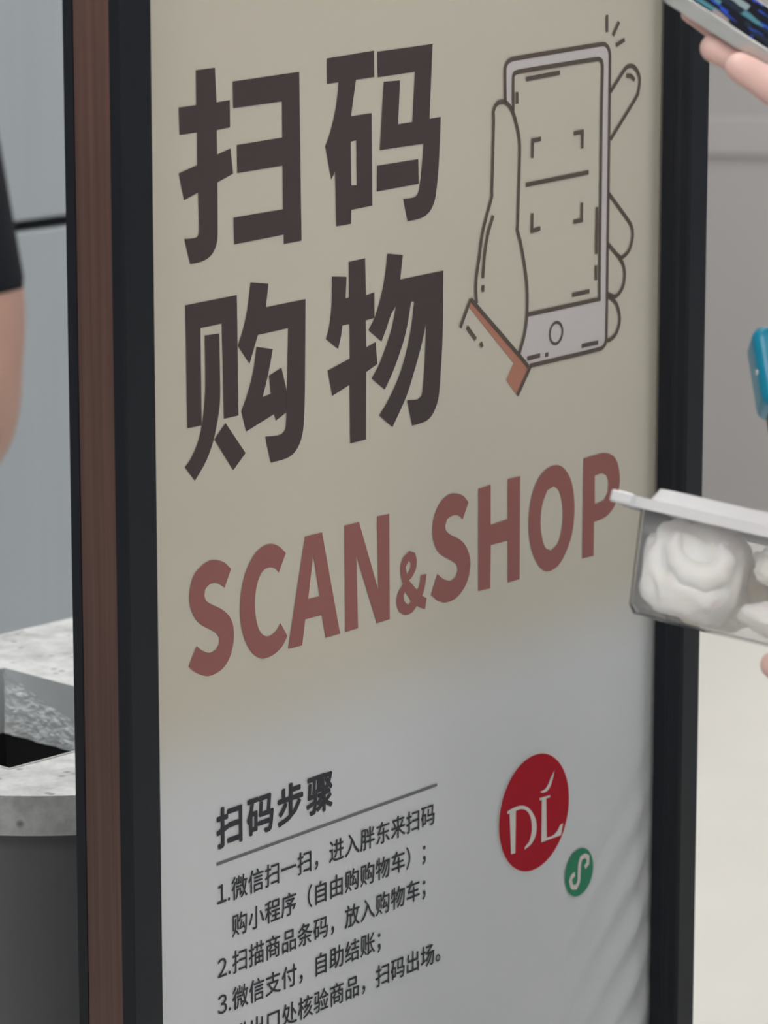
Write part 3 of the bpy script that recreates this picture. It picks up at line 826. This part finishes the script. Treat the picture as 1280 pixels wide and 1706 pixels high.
loft(rs[5:], bm, False, False)
bm.faces.new(rs[5][::-1])
m = len(rs[0])
for i in range(m):
    bm.faces.new((rs[0][i], rs[9][i], rs[9][(i + 1) % m], rs[0][(i + 1) % m]))
bmesh.ops.recalc_face_normals(bm, faces=bm.faces[:])
lid = obj('lid', bm, M['lid'], tub)
# opening tab at the corner
bm = bx(bmesh.new(), -o - 0.0085, -o + 0.004, -0.006, 0.050, z - 0.0042, z + 0.0022, bev=0.0012)
obj('pull_tab', bm, M['lid'], tub)

def pastry(x, y, zc, sx, sy, sz, seed, lab, m='cream', pw=0.82):
    bm = bmesh.new()
    bmesh.ops.create_icosphere(bm, subdivisions=5, radius=1.0)
    for v in bm.verts:
        p = v.co.normalized()
        q = p * 1.6 + Vector((seed * 7.3, seed * 3.1, seed))
        d = 1 + 0.20 * noise.noise(q) + 0.10 * noise.noise(q * 2.3) + 0.03 * noise.noise(q * 6)
        fold = math.sin(3.2 * p.x + 2.2 * p.z + seed) * 0.5 + 0.5
        d -= 0.15 * math.exp(-((fold - 0.5) / 0.16) ** 2) * (0.5 + 0.5 * p.z)
        c = p * d
        c = Vector([math.copysign(min(abs(t), 1.05) ** pw, t) for t in c])
        v.co = Vector((c.x * sx, c.y * sy, c.z * sz))
    o = obj('cream_pastry', bm, M[m], None, smooth=True)
    t = mw.copy(); t.translation = mw @ Vector((x, y, zc))
    o.matrix_world = t
    tag(o, lab, 'pastry', 'cream pastries in the food container')
    return o
PLAB = 'pale cream pastry with toasted patches inside the clear food container'
zb = 0.0020
p1 = pastry(0.0260, 0.0335, zb + 0.0272, 0.0272, 0.0295, 0.0270, 11, 'smooth white cream pastry filling one end of the clear food container', pw=0.68)
# a curl of piped cream on its face
curl = [(0.0215, 0.0455), (0.0205, 0.0390), (0.0245, 0.0320), (0.0320, 0.0275), (0.0405, 0.0270), (0.0470, 0.0310), (0.0490, 0.0385), (0.0455, 0.0440)]
cr_ = [0.0030, 0.0042, 0.0050, 0.0068, 0.0075, 0.0062, 0.0046, 0.0030]
off_ = Vector((0.0300, 0.0335, zb + 0.0272))
cm = mesh_vf('cream_curl', [blob(chain([Vector((x_, 0.0075, z_)) - off_ for x_, z_ in curl], cr_, 0.004), 0.0011, 0.004, pad=0.004)])
obj_me('cream_curl', cm, M['cream'], p1, smooth=True)
pastry(0.0945, 0.0310, zb + 0.0395, 0.0385, 0.0285, 0.0128, 2, 'toasted cream pastry lying on top of another inside the food container', 'toast', pw=0.7)
pastry(0.0945, 0.0300, zb + 0.0120, 0.0375, 0.0275, 0.0110, 3, 'flattened white cream pastry underneath a toasted one in the food container', pw=0.75)
pastry(0.1530, 0.0310, zb + 0.0245, 0.0110, 0.0270, 0.0232, 7, PLAB, 'toast')
pastry(0.0310, 0.0850, zb + 0.0235, 0.0280, 0.0180, 0.0222, 4, PLAB, 'toast')
pastry(0.0860, 0.0840, zb + 0.0235, 0.0250, 0.0185, 0.0222, 5, PLAB, 'toast')
pastry(0.1380, 0.0840, zb + 0.0235, 0.0235, 0.0185, 0.0222, 6, PLAB, 'toast')

# ------------------------------------------------------------------ people
def head_prims(c, f, s):
    """c: centre of head, f: facing, s: person's left"""
    u = Vector((0, 0, 1))
    P = lambda a, b, h: tuple(c + f * a + s * b + u * h)
    pr = [(P(-0.015, 0, 0.035), P(-0.005, 0, 0.03), 0.088, 0.084, 0.02),
          (P(0.025, 0, -0.03), P(0.032, 0, -0.075), 0.066, 0.042, 0.03),
          (P(0.083, 0, 0.0), P(0.102, 0, -0.028), 0.008, 0.012, 0.012),
          (P(0.072, -0.02, -0.062), P(0.072, 0.02, -0.062), 0.012, 0.012, 0.012)]
    for k in (-1, 1):
        pr.append((P(0.0, 0.082 * k, 0.012), P(-0.006, 0.084 * k, -0.022), 0.016, 0.010, 0.008))
        pr.append((P(0.072, 0.024 * k, 0.03), P(0.066, 0.05 * k, 0.028), 0.012, 0.010, 0.012))
    return pr

def make_person(name, label, base, f, sh_z, arms, skin, shirt, hair_len, hands, sleeve_t, fine, watch=None):
    """arms: {+1/-1: (elbow, wrist)} in the room; +1 is the person's left"""
    f = Vector(f).normalized(); s = Vector((-f.y, f.x, 0)); u = Vector((0, 0, 1)); b = Vector(base)
    t = empty(name, b)
    W = lambda a, c, h: b + f * a + s * c + u * h
    hz = sh_z - 0.47
    sh = {k: W(0.0, 0.165 * k, sh_z) for k in (-1, 1)}
    body = []
    hc = W(0.03, 0, sh_z + 0.205)
    body += head_prims(hc, f, s)
    body += chain([W(0.0, 0, sh_z - 0.02), W(0.008, 0, sh_z + 0.06), hc + u * -0.03], [0.07, 0.054, 0.058])
    body += chain([W(0, -0.12, sh_z - 0.03), W(0, 0.12, sh_z - 0.03)], [0.07, 0.07], 0.05)
    body += chain([W(0.01, -0.075, sh_z - 0.12), W(0.01, 0.075, sh_z - 0.12)], [0.10, 0.10], 0.06)
    body += chain([W(0.0, -0.06, hz + 0.12), W(0.0, 0.06, hz + 0.12)], [0.095, 0.095], 0.06)
    body += chain([W(-0.01, -0.08, hz), W(-0.01, 0.08, hz)], [0.105, 0.105], 0.06)
    for k in (-1, 1):
        body += chain([W(-0.005, 0.085 * k, hz - 0.03), W(0.015, 0.095 * k, hz * 0.53), W(-0.005, 0.095 * k, hz * 0.40), W(-0.02, 0.10 * k, 0.09)], [0.088, 0.056, 0.054, 0.036], 0.03)
        body += chain([W(-0.025, 0.10 * k, 0.045), W(0.12, 0.11 * k, 0.035)], [0.036, 0.026], 0.02)
        el, wr = arms[k]
        body += chain([sh[k] - u * 0.015, sh[k].lerp(el, 0.8), el], [0.052, 0.0505, 0.0445], 0.03)
    V, F = blob(body, 0.0085, 0.02)
    parts = [(V, F)]
    for k in (-1, 1):
        el, wr = arms[k]
        mid = el.lerp(wr, 0.3)
        fore = chain([el, mid, wr], [0.0445, 0.040, 0.0255], 0.02)
        parts.append(blob(fore + hands[k], fine, 0.006))
    bo = obj_me('body', mesh_vf('body', parts), skin, t, smooth=True)
    bo.matrix_parent_inverse = t.matrix_world.inverted() if False else Matrix.Translation(-b)
    # shirt
    sp = chain([W(0, -0.125, sh_z - 0.025), W(0, 0.125, sh_z - 0.025)], [0.082, 0.082], 0.05)
    sp += chain([W(0.01, -0.085, sh_z - 0.13), W(0.01, 0.085, sh_z - 0.13)], [0.116, 0.116], 0.07)
    sp += chain([W(0.0, -0.075, hz + 0.12), W(0.0, 0.075, hz + 0.12)], [0.114, 0.114], 0.07)
    sp += chain([W(-0.005, -0.085, hz - 0.02), W(-0.005, 0.085, hz - 0.02)], [0.122, 0.122], 0.07)
    for k in (-1, 1):
        el = arms[k][0]
        sp += chain([sh[k] - u * 0.012, sh[k].lerp(el, 0.3)], [0.066, 0.060], 0.05)
    def sleeve(k):
        el = arms[k][0]; ax = (el - sh[k]).normalized()
        e1 = ax.orthogonal().normalized(); e2 = ax.cross(e1)
        L = (el - sh[k]).length; n = 40; V = []; Q = []
        rows = [(0.12, 0.060), (0.3, 0.0645), (0.5, 0.0625), (sleeve_t - 0.02, 0.0585), (sleeve_t, 0.0568), (sleeve_t - 0.01, 0.0535), (0.4, 0.057), (0.2, 0.055)]
        for tt, rr in rows:
            for i in range(n):
                a_ = 2 * math.pi * i / n
                w_ = 1 + 0.012 * math.sin(3 * a_ + tt * 9)
                V.append(tuple(sh[k] + ax * L * tt + (e1 * math.cos(a_) + e2 * math.sin(a_)) * rr * w_))
        for r_ in range(len(rows) - 1):
            for i in range(n):
                Q.append((r_ * n + i, r_ * n + (i + 1) % n, (r_ + 1) * n + (i + 1) % n, (r_ + 1) * n + i))
        return np.array(V), np.array(Q)
    so = obj_me('shirt', mesh_vf('shirt', [blob(sp, 0.008, 0.03), sleeve(-1), sleeve(1)]), shirt, t, smooth=True)
    so.matrix_parent_inverse = Matrix.Translation(-b)
    tp = chain([W(-0.01, -0.085, hz - 0.01), W(-0.01, 0.085, hz - 0.01)], [0.114, 0.114], 0.05)
    for k in (-1, 1):
        tp += chain([W(-0.005, 0.088 * k, hz - 0.05), W(0.012, 0.096 * k, hz * 0.5), W(-0.015, 0.10 * k, 0.10)], [0.104, 0.086, 0.072], 0.03)
    to = obj_me('trousers', mesh_vf('trousers', [blob(tp, 0.010, 0.03)]), M['navy_cloth'], t, smooth=True)
    to.matrix_parent_inverse = Matrix.Translation(-b)
    for k in (-1, 1):
        v, q = blob(chain([W(-0.03, 0.10 * k, 0.050), W(0.05, 0.107 * k, 0.046), W(0.135, 0.113 * k, 0.038)], [0.046, 0.044, 0.036], 0.02), 0.007, 0.02)
        v[:, 2] = np.maximum(v[:, 2], 0.0005)
        x = obj_me('shoe', mesh_vf('shoe', [(v, q)]), M['shoe'], t, smooth=True)
        x.matrix_parent_inverse = Matrix.Translation(-b)
    hp = [(tuple(hc + f * -0.022 + u * 0.045), tuple(hc + f * -0.022 + u * 0.04), 0.094, 0.092),
          (tuple(hc + f * 0.045 + u * 0.10), tuple(hc + f * -0.01 + u * 0.11), 0.030, 0.05)]
    hp += chain([hc + f * -0.055 + u * 0.02, hc + f * -0.06 + u * (-hair_len)], [0.075, 0.055], 0.03)
    ho = obj_me('hair', mesh_vf('hair', [blob(hp, 0.007, 0.02)]), M['hair'], t, smooth=True)
    ho.matrix_parent_inverse = Matrix.Translation(-b)
    for k in (-1, 1):
        bm = bmesh.new()
        bmesh.ops.create_uvsphere(bm, u_segments=12, v_segments=8, radius=0.011, matrix=Matrix.Translation(hc + f * 0.070 + s * 0.031 * k + u * 0.006))
        e = obj('eye', bm, M['white_eye'], t, smooth=True); e.matrix_parent_inverse = Matrix.Translation(-b)
        bm = bmesh.new()
        bmesh.ops.create_uvsphere(bm, u_segments=10, v_segments=6, radius=0.0055, matrix=Matrix.Translation(hc + f * 0.0768 + s * 0.031 * k + u * 0.006))
        e2 = obj('iris', bm, M['hair'], e, smooth=True)
    tag(t, label, 'person')
    return t

# right-hand person: hand raised with the phone, other hand under the tub
zr = 2.115
wr_p = at(1375, 640, 2.11)
palm = [at(1375, 640, 2.11), at(1402, 470, 2.125), at(1408, 340, 2.14)]
hand_p = chain(palm, [0.0255, 0.027, 0.024], 0.02)
hand_p += chain([at(1360, 470, 2.105), at(1362, 350, 2.11)], [0.017, 0.016], 0.03)
hand_p += chain([at(1445, 470, 2.13), at(1442, 300, 2.16)], [0.018, 0.015], 0.03)
def fin(pts, rads):
    return chain([at(*p) for p in pts], rads, 0.0028)
hand_p += fin([(1352, 350, 2.105), (1345, 268, 2.095), (1322, 222, 2.09), (1308, 205, 2.088)], [0.0095, 0.0085, 0.0075, 0.0066])            # little
hand_p += fin([(1385, 320, 2.112), (1338, 190, 2.098), (1286, 143, 2.095), (1233, 112, 2.095)], [0.0105, 0.0098, 0.0088, 0.0078])         # ring
hand_p += fin([(1412, 290, 2.13), (1345, 160, 2.118), (1260, 113, 2.117), (1190, 80, 2.115)], [0.0105, 0.0096, 0.0086, 0.0076])           # middle
hand_p += fin([(1440, 270, 2.15), (1350, 130, 2.145), (1240, 80, 2.15), (1146, 24, 2.15)], [0.0105, 0.0086, 0.0068, 0.0040])            # index
hand_p += fin([(1440, 520, 2.12), (1490, 400, 2.075), (1472, 300, 2.045), (1440, 235, 2.045)], [0.014, 0.0115, 0.0102, 0.0086])           # thumb
wr_c = at(1560, 1195, 2.08)
hand_c = chain([wr_c, at(1500, 1180, 2.13), at(1430, 1160, 2.17)], [0.025, 0.024, 0.020], 0.02)
hand_c += chain([at(1480, 1180, 2.10), at(1420, 1160, 2.12)], [0.018, 0.015], 0.03)
hand_c += fin([(1430, 1160, 2.10), (1370, 1142, 2.11), (1325, 1123, 2.12), (1290, 1108, 2.125)], [0.010, 0.009, 0.0082, 0.0074])
hand_c += fin([(1430, 1156, 2.13), (1360, 1134, 2.14), (1325, 1114, 2.15), (1300, 1102, 2.155)], [0.010, 0.0092, 0.0084, 0.0076])
hand_c += fin([(1432, 1150, 2.16), (1370, 1128, 2.17), (1332, 1108, 2.18), (1305, 1098, 2.185)], [0.010, 0.0092, 0.0084, 0.0076])
hand_c += fin([(1436, 1146, 2.185), (1385, 1124, 2.20), (1350, 1104, 2.205), (1330, 1095, 2.21)], [0.009, 0.008, 0.0074, 0.0068])
hand_c += fin([(1500, 1165, 2.10), (1530, 1085, 2.075), (1520, 1000, 2.065), (1500, 960, 2.07)], [0.014, 0.0115, 0.010, 0.0085])
pb0 = (0.42, 1.80, 0.0); pf = (-0.79, 0.61, 0)
person_r = make_person('person', 'person in a grey shirt holding up a phone and a food container', pb0, pf, 1.28,
    {-1: (Vector((0.36, 2.0, 0.985)), wr_p), 1: (Vector((0.225, 1.69, 1.02)), wr_c)},
    M['skin'], M['grey_cloth'], 0.10, {-1: hand_p, 1: hand_c}, 0.62, 0.0022)

# teal wrist device on the raised forearm
el = Vector((0.36, 2.0, 0.985))
fa = (el - wr_p).normalized()
wc = at(1379, 610, 2.11)
fa = (fa + (wr_p - palm[1]).normalized() * 1.5).normalized()
side = (-RT - fa * (-RT).dot(fa)).normalized()
oth = fa.cross(side)
watch = empty('wrist_watch')
mw2 = Matrix((side, oth, fa)).transposed().to_4x4(); mw2.translation = wc
watch.matrix_world = mw2
tag(watch, 'glossy teal wrist watch with small metal stud and black strap on the raised forearm', 'watch')
bm = bmesh.new()
n = 40
rg = []
for zz, rr in ((-0.011, 0.0262), (-0.011, 0.0280), (0.011, 0.0285), (0.011, 0.0266)):
    rg.append([bm.verts.new((rr * math.cos(2 * math.pi * i / n), rr * math.sin(2 * math.pi * i / n), zz)) for i in range(n)])
for a, b3 in ((0, 1), (1, 2), (2, 3), (3, 0)):
    for i in range(n):
        bm.faces.new((rg[a][i], rg[a][(i + 1) % n], rg[b3][(i + 1) % n], rg[b3][i]))
bmesh.ops.recalc_face_normals(bm, faces=bm.faces[:])
bx(bm, 0.0262, 0.0345, -0.012, 0.012, 0.0195, 0.042, bev=0.002)
obj('strap', bm, M['black_rubber'], watch, smooth=False)
bm = bx(bmesh.new(), 0.0255, 0.0385, -0.019, 0.019, -0.0215, 0.0215, bev=0.0062, seg=5)
obj('case', bm, M['teal'], watch, smooth=True)
bm = bmesh.new()
bmesh.ops.create_uvsphere(bm, u_segments=12, v_segments=8, radius=0.0017, matrix=Matrix.Translation((0.0378, -0.0130, 0.002)))
obj('stud', bm, M['screw'], watch, smooth=True)

# left person: back of the upper arm in a black sleeve, elbow bent away
lf = Vector((-0.6, 0.8, 0))
lb0 = (-0.39, 1.70, 0.0)
el_n = at(-136, 672, 1.80)          # elbow beside the counter
wr_n = el_n + Vector((-0.16, 0.17, 0.05))
el_f = Vector((-0.66, 1.60, 1.13)); wr_f = el_f + Vector((-0.10, 0.20, 0.08))
def relaxed(wr, d, sgn_):
    d = d.normalized(); u = Vector((0, 0, 1)); sd = d.cross(u).normalized() * sgn_
    out = chain([wr, wr + d * 0.05, wr + d * 0.085], [0.025, 0.027, 0.022], 0.02)
    for i, (o_, L) in enumerate(((-0.028, 0.062), (-0.009, 0.076), (0.010, 0.082), (0.028, 0.072))):
        k0 = wr + d * 0.085 + u * o_
        out += chain([k0, k0 + d * L * 0.45 - sd * 0.006, k0 + d * L * 0.75 - sd * 0.022, k0 + d * L * 0.9 - sd * 0.04], [0.0095, 0.009, 0.0082, 0.0072], 0.003)
    t0 = wr + d * 0.03 + u * 0.02
    out += chain([t0, t0 + d * 0.03 + u * 0.028 - sd * 0.012, t0 + d * 0.06 + u * 0.034 - sd * 0.025], [0.013, 0.0105, 0.0085], 0.003)
    return out
person_l = make_person('person', 'person in a black short-sleeved top standing beside the terrazzo counter', lb0, lf, 1.43,
    {-1: (el_n, wr_n), 1: (el_f, wr_f)}, M['skin_arm'], M['black_cloth'], 0.03,
    {-1: relaxed(wr_n, wr_n - el_n, 1), 1: relaxed(wr_f, wr_f - el_f, -1)}, 0.83, 0.003)
